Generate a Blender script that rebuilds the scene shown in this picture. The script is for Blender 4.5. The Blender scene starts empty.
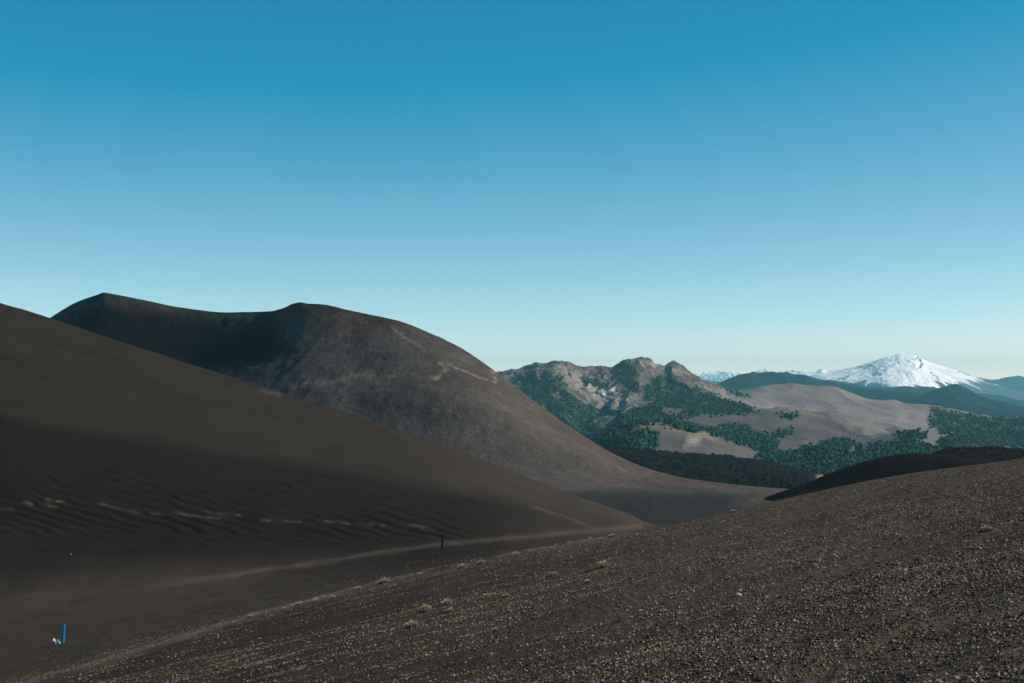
import bpy, math, random
import numpy as np

random.seed(7)
RNG = np.random.default_rng(11)
S = bpy.context.scene
COL = S.collection
R = math.radians

# ------------------------------------------------------------------ camera
F = 1024 * 50 / 36.0          # focal length in pixels
H = 385.0                     # eye level in the picture
cam_d = bpy.data.cameras.new('camera')
cam_d.lens = 50; cam_d.sensor_width = 36
cam_d.shift_y = (H - 341.5) / 1024
cam_d.clip_start = 0.1; cam_d.clip_end = 400000
cam = bpy.data.objects.new('camera', cam_d); COL.objects.link(cam)
cam.location = (0, 0, 0); cam.rotation_euler = (R(90), 0, 0)
S.camera = cam

# ------------------------------------------------------------------ light
SUN_EL, SUN_AZ = 28.5, 86.0   # azimuth measured clockwise from the view direction (+Y)
w = bpy.data.worlds.new('World'); S.world = w; w.use_nodes = True
nt = w.node_tree; nt.nodes.clear()
sky = nt.nodes.new('ShaderNodeTexSky'); sky.sky_type = 'NISHITA'; sky.sun_disc = False
sky.sun_elevation = R(SUN_EL); sky.sun_rotation = R(SUN_AZ)
sky.altitude = 3000; sky.air_density = 0.6; sky.dust_density = 0.0; sky.ozone_density = 2.0
# the film's rendering of a clear blue sky: red held back, green lifted a little
sep = nt.nodes.new('ShaderNodeSeparateColor'); cmb = nt.nodes.new('ShaderNodeCombineColor')
nt.links.new(sky.outputs[0], sep.inputs[0])
def wmath(op, a, b):
    n = nt.nodes.new('ShaderNodeMath'); n.operation = op; nt.links.new(a, n.inputs[0]); n.inputs[1].default_value = b; return n.outputs[0]
radd = nt.nodes.new('ShaderNodeMath'); radd.operation = 'ADD'
nt.links.new(wmath('MAXIMUM', wmath('MULTIPLY', wmath('SUBTRACT', sep.outputs[0], 0.90), 2.8), 0.12), radd.inputs[0])
nt.links.new(wmath('MAXIMUM', wmath('MULTIPLY', wmath('SUBTRACT', sep.outputs[0], 3.0), 1.6), 0.0), radd.inputs[1])
nt.links.new(radd.outputs[0], cmb.inputs[0])
nt.links.new(wmath('MULTIPLY', wmath('POWER', wmath('MULTIPLY', sep.outputs[1], 0.1), 1.08), 19.3), cmb.inputs[1])
nt.links.new(wmath('MULTIPLY', wmath('POWER', wmath('MULTIPLY', sep.outputs[2], 0.1), 0.84), 12.4), cmb.inputs[2])
bg = nt.nodes.new('ShaderNodeBackground'); bg.inputs[1].default_value = 0.073
wo = nt.nodes.new('ShaderNodeOutputWorld')
nt.links.new(cmb.outputs[0], bg.inputs[0])
nt.links.new(bg.outputs[0], wo.inputs[0])

sun_d = bpy.data.lights.new('sun', 'SUN'); sun_d.energy = 5.0; sun_d.angle = R(0.5)
sun_d.color = (1.0, 0.87, 0.72)
sun = bpy.data.objects.new('sun', sun_d); COL.objects.link(sun)
sun.rotation_euler = (R(90 - SUN_EL), 0, R(-SUN_AZ + 180))
S.view_settings.view_transform = 'Standard'
try: S.view_settings.look = 'None'
except Exception: pass
S.view_settings.exposure = 0.45; S.view_settings.gamma = 1.0
S.view_settings.use_curve_mapping = False
cy = S.cycles
cy.max_bounces = 4; cy.diffuse_bounces = 2; cy.volume_bounces = 0; cy.use_denoising = True
try: cy.denoiser = 'OPENIMAGEDENOISE'
except Exception: pass

# ------------------------------------------------------------------ helpers: noise
def _hash(ix, iy, seed):
    h = (ix.astype(np.int64) * 374761393 + iy.astype(np.int64) * 668265263 + seed * 1442695041) & 0xffffffff
    h = ((h ^ (h >> 13)) * 1274126177) & 0xffffffff
    h = ((h ^ (h >> 16)) * 2246822519) & 0xffffffff
    return (h ^ (h >> 15)) & 0xffffff
def noise(x, y, seed=0):
    """gradient noise, about -1..1"""
    x0 = np.floor(x); y0 = np.floor(y); fx = x - x0; fy = y - y0
    u = fx*fx*fx*(fx*(fx*6-15)+10); v = fy*fy*fy*(fy*(fy*6-15)+10)
    def g(dx, dy):
        a = _hash(x0+dx, y0+dy, seed) / 16777216.0 * 2*np.pi
        return np.cos(a)*(fx-dx) + np.sin(a)*(fy-dy)
    n = (g(0,0)*(1-u)+g(1,0)*u)*(1-v) + (g(0,1)*(1-u)+g(1,1)*u)*v
    return n * 1.5
def fbm(x, y, seed=0, octs=4, gain=0.5):
    s = 0; a = 1.0; f = 1.0; t = 0
    for o in range(octs):
        s = s + a*noise(x*f + 17.3*o, y*f - 9.1*o, seed+o); t += a; a *= gain; f *= 2.03
    return s/t
def ridged(x, y, seed=0, octs=4):
    s = 0; a = 1.0; f = 1.0; t = 0
    for o in range(octs):
        s = s + a*(1-2*np.abs(noise(x*f+5.7*o, y*f+3.3*o, seed+o))); t += a; a *= 0.5; f *= 2.07
    return s/t
def sstep(a, b, x):
    t = np.clip((x-a)/(b-a), 0, 1); return t*t*(3-2*t)

# ------------------------------------------------------------------ helpers: sheets of terrain
def curve(knots, xs):
    """smooth curve through (x, v) knots, straight on beyond them"""
    k = np.array(knots, float); x, v = k[:,0], k[:,1]
    h = np.diff(x); d = np.diff(v)/h
    m = np.zeros_like(v); m[0] = d[0]; m[-1] = d[-1]
    for i in range(1, len(v)-1):
        if d[i-1]*d[i] > 0:
            w1 = 2*h[i]+h[i-1]; w2 = h[i]+2*h[i-1]; m[i] = (w1+w2)/(w1/d[i-1]+w2/d[i])
    i = np.clip(np.searchsorted(x, xs)-1, 0, len(h)-1)
    t = (xs-x[i])/h[i]
    r = (2*t**3-3*t**2+1)*v[i]+(t**3-2*t**2+t)*h[i]*m[i]+(-2*t**3+3*t**2)*v[i+1]+(t**3-t**2)*h[i]*m[i+1]
    lo = xs < x[0]; hi = xs > x[-1]
    r = np.where(lo, v[0]+m[0]*(xs-x[0]), r); r = np.where(hi, v[-1]+m[-1]*(xs-x[-1]), r)
    return r
def loft(rows, subs, crease=()):
    """rows: list of (Y, z) arrays along the columns; smooth in between"""
    A = [np.stack(r) for r in rows]; out = []
    n = len(A); D = [A[i+1]-A[i] for i in range(n-1)]; M = []
    for i in range(n):
        if i == 0: M.append(D[0])
        elif i == n-1: M.append(D[-1])
        else:
            p = D[i-1]*D[i]; s = D[i-1]+D[i]
            M.append(np.where(p > 0, 2*p/np.where(np.abs(s) < 1e-12, 1, s), 0))
    for i in range(n-1):
        ts = np.arange(subs[i])/subs[i]
        for t in ts:
            m0 = D[i] if i in crease else M[i]; m1 = D[i] if i+1 in crease else M[i+1]
            out.append((2*t**3-3*t**2+1)*A[i]+(t**3-2*t**2+t)*m0+(-2*t**3+3*t**2)*A[i+1]+(t**3-t**2)*m1)
    out.append(A[-1])
    G = np.stack(out)             # rows, 2, cols
    return G[:,0,:], G[:,1,:]
def mesh_np(name, V, Q, mat, masks=None, smooth=True):
    me = bpy.data.meshes.new(name)
    V = np.ascontiguousarray(V, np.float32); Q = np.ascontiguousarray(Q, np.int32)
    k = Q.shape[1]
    me.vertices.add(len(V)); me.vertices.foreach_set('co', V.ravel())
    me.loops.add(Q.size); me.loops.foreach_set('vertex_index', Q.ravel())
    me.polygons.add(len(Q))
    me.polygons.foreach_set('loop_start', np.arange(0, Q.size, k, dtype=np.int32))
    me.polygons.foreach_set('use_smooth', np.full(len(Q), smooth, bool))
    me.update(calc_edges=True); me.validate()
    for nm, arr in (masks or {}).items():
        a = me.attributes.new(nm, 'FLOAT', 'POINT')
        a.data.foreach_set('value', np.ascontiguousarray(arr, np.float32).ravel())
    if mat: me.materials.append(mat)
    o = bpy.data.objects.new(name, me); COL.objects.link(o)
    return o
def grid_quads(r, c):
    i = np.arange(r*c).reshape(r, c)
    return np.stack([i[:-1,:-1], i[:-1,1:], i[1:,1:], i[1:,:-1]], -1).reshape(-1, 4)
SHEETS = []
class Sheet: pass
def sheet(name, px, rows, subs, mat, disp=None, paint=None, kind='structure', crease=()):
    Y, z = loft(rows, subs, crease)
    PX = np.broadcast_to(px, Y.shape); X = (PX-512)/F*Y
    if disp is not None: z = z + disp(X, Y, PX, H-F*z/Y)
    s = Sheet(); s.px = px; s.Y = Y; s.z = z; s.X = X; s.py = H-F*z/Y
    masks = paint(PX, s.py, X, Y, z) if paint else None
    V = np.stack([X, Y, z], -1).reshape(-1, 3)
    s.obj = mesh_np(name, V, grid_quads(*Y.shape), mat, masks)
    s.obj['kind'] = kind
    SHEETS.append(s); return s
def zrow(Y, y): return (Y, (H-y)/F*Y)
def hit(sheets, x, y):
    """first point of the sheets met by the view ray of pixel (x, y)"""
    best = None
    for s in sheets:
        if x < s.px[0] or x > s.px[-1]: continue
        c = np.searchsorted(s.px, x); c = min(max(c, 1), len(s.px)-1)
        t = (x-s.px[c-1])/(s.px[c]-s.px[c-1])
        py = s.py[:,c-1]*(1-t)+s.py[:,c]*t; Yc = s.Y[:,c-1]*(1-t)+s.Y[:,c]*t
        above = py <= y
        if above[0] or not above.any(): continue
        i = int(np.argmax(above)); k = (py[i-1]-y)/max(py[i-1]-py[i], 1e-9)
        Yh = Yc[i-1]*(1-k)+Yc[i]*k
        if best is None or Yh < best[1]: best = ((x-512)/F*Yh, Yh, (H-y)/F*Yh)
    return best
def sdf(px, py, poly):
    """signed distance in pixels, positive inside"""
    P = np.array(poly, float); d = np.full(px.shape, 1e9); ins = np.zeros(px.shape, bool)
    for i in range(len(P)):
        a = P[i]; b = P[(i+1) % len(P)]; ex, ey = b-a
        wx = px-a[0]; wy = py-a[1]; t = np.clip((wx*ex+wy*ey)/(ex*ex+ey*ey+1e-9), 0, 1)
        d = np.minimum(d, (wx-ex*t)**2+(wy-ey*t)**2)
        c = ((a[1] <= py) & (b[1] > py)) | ((b[1] <= py) & (a[1] > py))
        xi = a[0]+(py-a[1])/np.where(abs(b[1]-a[1]) < 1e-9, 1, b[1]-a[1])*ex
        ins ^= c & (px < xi)
    return np.where(ins, 1, -1)*np.sqrt(d)
def line_d(px, py, pts):
    P = np.array(pts, float); d = np.full(px.shape, 1e9)
    for i in range(len(P)-1):
        a = P[i]; b = P[i+1]; ex, ey = b-a
        wx = px-a[0]; wy = py-a[1]; t = np.clip((wx*ex+wy*ey)/(ex*ex+ey*ey+1e-9), 0, 1)
        d = np.minimum(d, np.hypot(wx-ex*t, wy-ey*t))
    return d
def region(px, py, polys, soft=1.0, jit=2.0, seed=0, sc=0.15):
    jx = px+jit*fbm(px*sc, py*sc, seed+50, 3); jy = py+jit*0.6*fbm(px*sc, py*sc, seed+70, 3)
    m = np.zeros(px.shape)
    for p in polys: m = np.maximum(m, sstep(-soft, soft, sdf(jx, jy, p)))
    return m

# ------------------------------------------------------------------ helpers: materials
def material(name):
    m = bpy.data.materials.new(name); m.use_nodes = True; m.node_tree.nodes.clear(); return m
class NB:
    def __init__(s, m, rough=0.95):
        s.t = m.node_tree; s.out = s.n('ShaderNodeOutputMaterial'); s.b = s.n('ShaderNodeBsdfPrincipled')
        s.b.inputs['Roughness'].default_value = rough
        s.b.inputs['Specular IOR Level'].default_value = 0.03
        s.t.links.new(s.b.outputs[0], s.out.inputs['Surface'])
        s.co = s.n('ShaderNodeTexCoord').outputs['Object']
    def n(s, k): return s.t.nodes.new(k)
    def l(s, a, b): s.t.links.new(a, b)
    def noise(s, scale, detail=4, rough=0.55, stretch=None):
        n = s.n('ShaderNodeTexNoise'); n.inputs['Scale'].default_value = scale
        n.inputs['Detail'].default_value = detail; n.inputs['Roughness'].default_value = rough
        c = s.co
        if stretch:
            mp = s.n('ShaderNodeMapping'); mp.inputs['Scale'].default_value = stretch
            s.l(c, mp.inputs[0]); c = mp.outputs[0]
        s.l(c, n.inputs['Vector']); return n.outputs['Fac']
    def ramp(s, f, lo, hi, a=0.0, b=1.0):
        n = s.n('ShaderNodeMapRange'); n.inputs[1].default_value = lo; n.inputs[2].default_value = hi
        n.inputs[3].default_value = a; n.inputs[4].default_value = b; s.l(f, n.inputs[0]); return n.outputs[0]
    def attr(s, nm):
        n = s.n('ShaderNodeAttribute'); n.attribute_name = nm; return n.outputs['Fac']
    def math(s, op, a, b):
        n = s.n('ShaderNodeMath'); n.operation = op; n.use_clamp = True
        for i, q in enumerate((a, b)):
            if isinstance(q, (int, float)): n.inputs[i].default_value = q
            else: s.l(q, n.inputs[i])
        return n.outputs[0]
    def mix(s, f, a, b):
        n = s.n('ShaderNodeMix'); n.data_type = 'RGBA'
        if isinstance(f, (int, float)): n.inputs[0].default_value = f
        else: s.l(f, n.inputs[0])
        for i, q in ((6, a), (7, b)):
            if isinstance(q, tuple): n.inputs[i].default_value = (*q, 1)
            else: s.l(q, n.inputs[i])
        return n.outputs[2]
    def bump(s, hgt, dist, strength=1.0, prev=None):
        n = s.n('ShaderNodeBump'); n.inputs['Distance'].default_value = dist; n.inputs['Strength'].default_value = strength
        s.l(hgt, n.inputs['Height'])
        if prev is not None: s.l(prev, n.inputs['Normal'])
        return n.outputs[0]
    def color(s, c):
        if isinstance(c, tuple): s.b.inputs['Base Color'].default_value = (*c, 1)
        else: s.l(c, s.b.inputs['Base Color'])
    def normal(s, n): s.l(n, s.b.inputs['Normal'])

def plain(name, col, rough=0.9, var=0.25, scale=6.0, bump=0.0):
    m = material(name); b = NB(m, rough)
    f = b.ramp(b.noise(scale, 4), 0.3, 0.7)
    lo = tuple(c*(1-var) for c in col); hi = tuple(c*(1+var) for c in col)
    b.color(b.mix(f, lo, hi))
    if bump: b.normal(b.bump(b.noise(scale*3, 3), bump))
    return m

# near ash ground: gravel slope, gully floor and ash hillside are one sheet
M_ground = material('volcanic_ash'); b = NB(M_ground)
grit = b.noise(55.0, 3, 0.6); lumps = b.noise(9.0, 5, 0.6); broad = b.noise(0.25, 4)
c1 = b.mix(b.ramp(grit, 0.35, 0.7), (0.035, 0.0290, 0.0228), (0.120, 0.097, 0.074))
c1 = b.mix(b.ramp(lumps, 0.45, 0.75), c1, (0.125, 0.101, 0.077))
c1 = b.mix(b.math('MULTIPLY', b.attr('left_dark'), b.ramp(b.noise(1.2, 4, 0.6, (0.4, 1, 1)), 0.3, 0.7, 0.45, 1.0)), c1, (0.030, 0.0255, 0.021))  # slope colour turns darker towards the left, broken up by noise
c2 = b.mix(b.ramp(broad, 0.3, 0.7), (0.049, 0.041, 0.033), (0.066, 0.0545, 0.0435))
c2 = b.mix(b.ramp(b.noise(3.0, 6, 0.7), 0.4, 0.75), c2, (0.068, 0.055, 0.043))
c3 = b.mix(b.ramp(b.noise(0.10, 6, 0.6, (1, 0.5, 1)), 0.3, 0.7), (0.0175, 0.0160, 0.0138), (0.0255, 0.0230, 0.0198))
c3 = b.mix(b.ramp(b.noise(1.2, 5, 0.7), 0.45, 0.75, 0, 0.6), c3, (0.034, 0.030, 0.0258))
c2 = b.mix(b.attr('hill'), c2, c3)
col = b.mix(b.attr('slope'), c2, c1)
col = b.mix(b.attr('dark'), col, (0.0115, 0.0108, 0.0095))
col = b.mix(b.math('MULTIPLY', b.attr('pale'), b.ramp(b.noise(2.0, 5, 0.7), 0.3, 0.65, 0.45, 1.0)), col, (0.34, 0.27, 0.195))
b.color(col)
nb = b.bump(lumps, 0.10, 0.9); nb = b.bump(grit, 0.02, 0.9, nb); b.normal(nb)

# cinder cone
M_cone = material('cinder'); b = NB(M_cone)
col = b.mix(b.ramp(b.noise(0.02, 6, 0.6), 0.35, 0.68), (0.064, 0.059, 0.055), (0.098, 0.088, 0.080))
col = b.mix(b.math('MULTIPLY', b.ramp(b.noise(0.12, 6, 0.7), 0.42, 0.7), 0.6), col, (0.042, 0.038, 0.036))
col = b.mix(b.attr('dark'), col, (0.0098, 0.0078, 0.0080))  # shade of the left hollow put into the cinder colour
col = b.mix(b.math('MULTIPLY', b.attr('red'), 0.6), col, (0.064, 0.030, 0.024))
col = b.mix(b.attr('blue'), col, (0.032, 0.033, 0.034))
col = b.mix(b.math('MULTIPLY', b.attr('pale'), b.ramp(b.noise(0.35, 6, 0.8), 0.40, 0.60)), col, (0.29, 0.235, 0.17))
b.color(col)
nb = b.bump(b.noise(0.08, 6, 0.65), 3.0, 0.6); b.normal(b.bump(b.noise(0.5, 5, 0.7), 1.3, 0.8, nb))

# lava rock
M_lava = material('lava_rock'); b = NB(M_lava)
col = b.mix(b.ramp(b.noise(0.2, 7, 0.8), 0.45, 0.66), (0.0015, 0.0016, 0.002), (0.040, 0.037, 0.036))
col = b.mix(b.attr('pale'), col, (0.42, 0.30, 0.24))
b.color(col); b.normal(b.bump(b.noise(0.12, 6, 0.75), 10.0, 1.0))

# hills and mountains of the middle distance
def hill_mat(name, base, base2, pale=(0.255, 0.225, 0.20), sc=0.008, bump=8.0, spots=False):
    m = material(name); b = NB(m)
    col = b.mix(b.ramp(b.noise(sc, 7, 0.6), 0.36, 0.66), base, base2)
    if spots:
        col = b.mix(b.ramp(b.noise(0.035, 6, 0.7, (1.6, 0.5, 0.5)), 0.5, 0.66, 0, 0.8), col, (0.040, 0.052, 0.034))
    col = b.mix(b.math('MULTIPLY', b.attr('pale'), b.ramp(b.noise(sc*3, 5, 0.6), 0.25, 0.55, 0.4, 1)), col, pale)
    col = b.mix(b.math('MULTIPLY', b.attr('grass'), b.ramp(b.noise(sc*4, 5, 0.6), 0.3, 0.6, 0.3, 1)), col, (0.165, 0.148, 0.092))
    col = b.mix(b.math('MULTIPLY', b.attr('green'), b.ramp(b.noise(sc*6, 6, 0.7), 0.28, 0.5, 0.35, 1)), col, (0.040, 0.078, 0.044))
    col = b.mix(b.attr('snow'), col, (0.90, 0.90, 0.91))
    b.color(col)
    b.normal(b.bump(b.noise(sc*3, 7, 0.65), bump, 0.8))
    return m
M_mount = hill_mat('mountain_rock', (0.078, 0.071, 0.065), (0.178, 0.157, 0.142), sc=0.016, bump=20.0, spots=True)
M_pumice = hill_mat('pumice_hill', (0.136, 0.128, 0.129), (0.190, 0.175, 0.172), sc=0.005, bump=4.0)
M_pumice_dark = hill_mat('dark_pumice_hill', (0.070, 0.064, 0.066), (0.112, 0.101, 0.098), sc=0.006, bump=4.0)
M_wood = hill_mat('forest_floor', (0.030, 0.055, 0.035), (0.055, 0.080, 0.045))
M_far = material('distant_forest'); b = NB(M_far)
col = b.mix(b.ramp(b.noise(0.004, 8, 0.7), 0.4, 0.65), (0.003, 0.019, 0.027), (0.012, 0.042, 0.047))
col = b.mix(b.attr('snow'), col, (0.85, 0.86, 0.88))
b.color(col); b.normal(b.bump(b.noise(0.006, 7, 0.7), 40.0, 0.8))
M_snow = material('snow_and_rock'); b = NB(M_snow)
b.color(b.mix(b.attr('snow'), (0.07, 0.072, 0.08), (0.94, 0.94, 0.95)))
b.normal(b.bump(b.noise(0.0012, 8, 0.65), 120.0, 0.6))
M_plain = material('valley_floor'); b = NB(M_plain)
b.color(b.mix(b.ramp(b.noise(0.002, 6), 0.4, 0.6), (0.03, 0.05, 0.035), (0.07, 0.08, 0.055)))

# ------------------------------------------------------------------ near ground
HS, AX, BY = 1.7, 0.226, -0.09       # eye height over the slope, rise to the right, fall ahead
px_in = np.arange(-80, 1105, 1.4)
left_out = -80 - np.geomspace(2, 1420, 60)[::-1]; right_out = 1104 + np.geomspace(2, 1400, 60)
PXG = np.concatenate([left_out, px_in, right_out])
K = [-1500,-260,0,64,200,300,442,560,620,660,760,900,1024,1300,2500]
def kc(v, xs=None): return curve(list(zip(K, v)), PXG if xs is None else xs)
CREST = [1055,757,695,676,633,604,569,546,535,527,504,475,458,398,140]
def crest_y(x): return curve(list(zip(K, CREST)), np.asarray(x, float))
def crest_Y(x):
    x = np.asarray(x, float); yv = H-AX*(x-512)-F*BY
    return F*HS/(crest_y(x)-yv)
def ground_rel(X, Y):
    """furrows and lumps of the gravel slope"""
    U = Y-0.40*X                                   # furrows run a little away from straight downhill
    nr = 1-0.75*sstep(14, 34, Y)
    d = 0.15*fbm(X*0.14+3, U*0.6, 3, 2) + nr*(0.10*fbm(X*0.35, U*1.3, 9, 2) + 0.035*fbm(X*1.4, U*2.8, 21, 3))
    return d * sstep(1.0, 5.0, Y)
def slope_z(X, Y):
    d = ground_rel(X, Y)
    px = 512+F*X/Y; t = Y/crest_Y(px)
    return -HS + AX*X + BY*Y + d*(1-sstep(0.8, 1.0, t))
Yc = crest_Y(PXG); n_near = 330
rowsY = [np.full_like(PXG, 2.0+4.0*i/30) for i in range(30)]
for i in range(n_near):
    t = i/(n_near-1); rowsY.append(1/((1/6.0)*(1-t)+t/Yc))
nearY = np.stack(rowsY); nearX = (PXG-512)/F*nearY; nearZ = slope_z(nearX, nearY)
floorY = kc([60,70,80,80,84,90,97,105,110,115,110,100,90,90,90])
floory = kc([900,706,648,635,603,577,548,535,530.5,531,512,486,473,415,165])
rows = [(nearY[-1], nearZ[-1])]
rows.append((Yc+2.5, nearZ[-1]+2.5*(-0.13)-0.05))
rows.append(zrow(floorY, floory))
rows.append(zrow(kc([100,110,120,122,128,135,150,185,200,210,200,180,170,170,170]),
                 kc([760,612,567,559,546,537,527,523,523,528,515,490,478,420,170])))
rows.append(zrow(kc([140,155,165,170,180,195,220,260,280,290,280,260,250,250,250]),
                 kc([600,500,478,481,490,496,505,514,519,527,517,492,480,422,172])))
rows.append(zrow(kc([190,205,215,220,235,255,290,340,360,370,350,340,330,330,330]),
                 kc([420,385,413,424,446,462,487,507,517,526.5,519,494,482,424,174])))
rF = zrow(kc([280,290,300,305,315,330,365,400,410,415,400,400,400,400,400]),
          kc([60,215,303.5,323,368,400,446,491,511,526,521,497,486,428,180]))
rows.append(rF)
rows.append((rF[0]+70, rF[1]-16)); rows.append((rF[0]+240, np.minimum(rF[1]-40, -75)))
farY, farz = loft(rows, [4, 60, 50, 70, 70, 90, 20, 12])
GY = np.concatenate([nearY[:-1], farY]); Gz = np.concatenate([nearZ[:-1], farz])
GX = (PXG-512)/F*GY; GPX = np.broadcast_to(PXG, GY.shape)
far = sstep(1.0, 1.3, GY/Yc)
py0 = H-F*Gz/GY
rip = noise((GX*0.012+GY*0.02), (GY*0.14-GX*0.035)+1.2*noise(GX*.03, GY*.03, 4), 31)
rip2 = noise(GX*0.03, GY*0.4-GX*0.10+1.5*noise(GX*.04, GY*.05, 5), 37)
ph = (py0-0.27*GPX)/7.2+0.9*fbm(GPX*0.008, py0*0.02, 33, 3)+0.25*fbm(GPX*0.05, py0*0.05, 34, 2); ph = ph-np.floor(ph)
rip3 = 0.30*np.where(ph < 0.68, ph/0.68, (1-ph)/0.32)*sstep(452, 480, py0)*(1-sstep(525, 552, py0))*(1-sstep(400, 520, GPX))*far*np.clip(0.6+1.3*fbm(GPX*0.010, py0*0.03, 35, 3), 0, 1.2)
ripw = sstep(75, 120, GY)*(1-sstep(210, 260, GY))*(1-sstep(480, 620, GPX))
Gz = Gz + far*(0.16*fbm(GX*0.15, GY*0.2, 41, 4)*sstep(50, 90, GY) + 0.05*fbm(GX*0.6, GY*0.6, 44, 3)
               + 0.15*ripw*rip + 0.10*ripw*rip2 + rip3 + 0.35*sstep(230, 300, GY)*fbm(GX*0.03, GY*0.05, 47, 4)
               + 0.9*sstep(210, 250, GY)*(1-sstep(600, 660, GPX))*fbm((py0-0.33*GPX)*0.045, GPX*0.004, 49, 4))
# low berm of pale grit where the slope meets the gully floor
berm = np.exp(-((GY-Yc-0.6)/1.1)**2)*(1-sstep(560, 680, GPX))
Gz = Gz + berm*(0.10+0.10*fbm(GX*0.8, GY*0.3, 61, 3))
GPY = H-F*Gz/GY
wob = 3.2*fbm(GX*0.10, GX*0, 86, 3)
slope_m = (1-sstep(0.97, 1.06+0.22*(1-sstep(420, 620, GPX)), (GY+wob)/Yc))
dwn = np.clip(fbm(GX*0.35, GY*0.12, 71, 3)*0.5+0.75, 0, 1)
pale = 1.2*np.exp(-((GY-Yc-2.6+wob)/(1.5+2.6*np.clip(fbm(GX*.25, GX*0, 85, 3)+0.45, 0.02, 1)))**2)*(1-sstep(580, 690, GPX))*np.clip(dwn*(0.7+0.8*fbm(GX*1.1, GY*0.4, 89, 3)), 0, 1)
edge = line_d(GPX, GPY, [(-40, 705), (60, 672), (200, 628), (300, 598), (400, 574), (500, 553), (620, 533)])
trail = line_d(GPX, GPY+1.5*fbm(GPX*.02, GPY*.05, 75, 2), [(120, 592), (256, 571), (380, 553), (442, 544), (520, 537), (600, 530), (640, 527)])
pale = np.maximum(pale, 0.26*np.exp(-(trail/(1.4+2.6*np.clip(fbm(GPX*.03, GPY*0, 76, 3)+0.4, 0, 1)))**2)*sstep(100, 260, GPX)*dwn*far)
tr2 = np.minimum(line_d(GPX, GPY, [(548, 511), (570, 518), (592, 528)]), line_d(GPX, GPY, [(535, 507), (556, 514)]))
pale = np.maximum(pale, 0.13*np.exp(-(tr2/1.3)**2)*far)
streaks = [[(0,509),(12,510)],[(22,501),(36,505),(62,507)],[(46,499),(64,502)],[(98,503),(125,510),(160,514)],[(165,511),(195,516),(225,519)],
           [(205,512),(240,515)],[(262,520),(300,522)],[(325,521),(350,524)],[(355,523),(385,526)],[(410,525),(432,529)]]
sd_ = np.full(GPX.shape, 99.0)
jy = GPY+1.6*fbm(GPX*.08, GPY*.1, 77, 3)
for st in streaks: sd_ = np.minimum(sd_, line_d(GPX, jy, st)/np.clip(0.9+1.3*fbm(GPX*.09+st[0][0], GPY*.02, 83, 3), 0.3, 2))
pale = np.maximum(pale, 0.45*np.exp(-(sd_/0.95)**1.4)*np.clip(0.6+1.3*fbm(GPX*.06, GPY*.2, 87, 3), 0.05, 1)*far*np.clip(0.7+1.2*fbm(GPX*.12, GPY*.3, 79, 3), 0, 1))
up = [[(225,352),(300,372)],[(180,336),(250,362),(330,392)],[(262,391),(280,395)]]
ud = np.full(GPX.shape, 99.0)
for st in up: ud = np.minimum(ud, line_d(GPX, jy, st))
pale = np.maximum(pale, 0.10*np.exp(-(ud/2.0)**2)*far)
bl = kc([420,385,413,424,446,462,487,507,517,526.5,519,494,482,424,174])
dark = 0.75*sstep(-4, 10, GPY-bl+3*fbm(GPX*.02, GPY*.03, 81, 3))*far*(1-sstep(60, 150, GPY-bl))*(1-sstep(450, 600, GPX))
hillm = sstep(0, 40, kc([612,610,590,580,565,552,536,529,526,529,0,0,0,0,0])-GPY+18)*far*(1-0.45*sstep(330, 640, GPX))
G = Sheet(); G.px = PXG; G.Y = GY; G.z = Gz; G.X = GX; G.py = GPY
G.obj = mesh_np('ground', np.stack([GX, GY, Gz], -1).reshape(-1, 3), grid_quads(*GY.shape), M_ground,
                {'left_dark': 1-sstep(150, 900, GPX+160*fbm(GX*.06, GY*.12, 93, 3)), 'slope': slope_m, 'pale': pale, 'dark': dark, 'hill': hillm})
G.obj['kind'] = 'structure'

# ------------------------------------------------------------------ valley floor that everything stands on
pv = np.array([-20000, -4000, 0, 500, 1000, 4000, 20000], float)
vX = np.linspace(-38000, 38000, 60); vY = np.concatenate([[300], np.geomspace(600, 43000, 60)])
VX, VY = np.meshgrid(vX, vY)
VZ = np.interp(VY, [300, 600, 2000, 5000, 20000, 73000], [-110, -120, -180, -350, -700, -900])
o = mesh_np('valley_floor', np.stack([VX, VY, VZ], -1).reshape(-1, 3), grid_quads(*VX.shape), M_plain); o['kind'] = 'structure'

# ------------------------------------------------------------------ cinder cone with its ash apron
pc = np.arange(-120, 900, 1.2)
def cc(k): return curve(k, pc)
sil = cc([(-120,420),(0,350),(50,318),(75,303),(98,294.6),(104,292.6),(111,293.6),(140,299.2),(180,307.5),(230,312.5),(270,311.3),(284,307.8),(294,303.6),(300,302.8),(308,303.8),(320,304.3),(350,310.5),(400,321.5),(430,333),(460,347.5),(480,360),(500,375),(530,398),(560,420),(590,440),(620,457),(650,469),(680,477),(720,483),(760,487),(810,490),(900,494)])
ridY = cc([(-120,1430),(50,1420),(105,1390),(180,1335),(240,1270),(300,1195),(350,1140),(430,1072),(500,1015),(620,960),(720,940),(900,930)])
midY = cc([(-120,1200),(50,1200),(105,1190),(180,1140),(240,1085),(300,1030),(350,990),(430,945),(500,922),(620,905),(720,905),(900,905)])
midy = cc([(-120,470),(50,400),(105,385),(180,385),(250,378),(300,376),(350,382),(450,392),(500,412),(560,445),(620,470),(680,484),(720,488),(760,490),(900,498)])
footY = cc([(-120,860),(300,840),(500,830),(620,840),(720,860),(900,870)])
footy = cc([(-120,500),(100,480),(300,468),(400,472),(500,478),(560,482),(620,487),(680,491),(740,493),(800,495),(900,502)])
valY = cc([(-120,560),(500,560),(640,540),(900,560)]); valy = cc([(-120,560),(300,530),(500,515),(600,508),(700,504),(760,500),(800,500),(900,512)])
frY = np.full_like(pc, 430.0); fry = cc([(-120,600),(500,545),(620,530),(700,527),(760,523),(900,523)])
rr = (ridY, (H-sil)/F*ridY)
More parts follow.
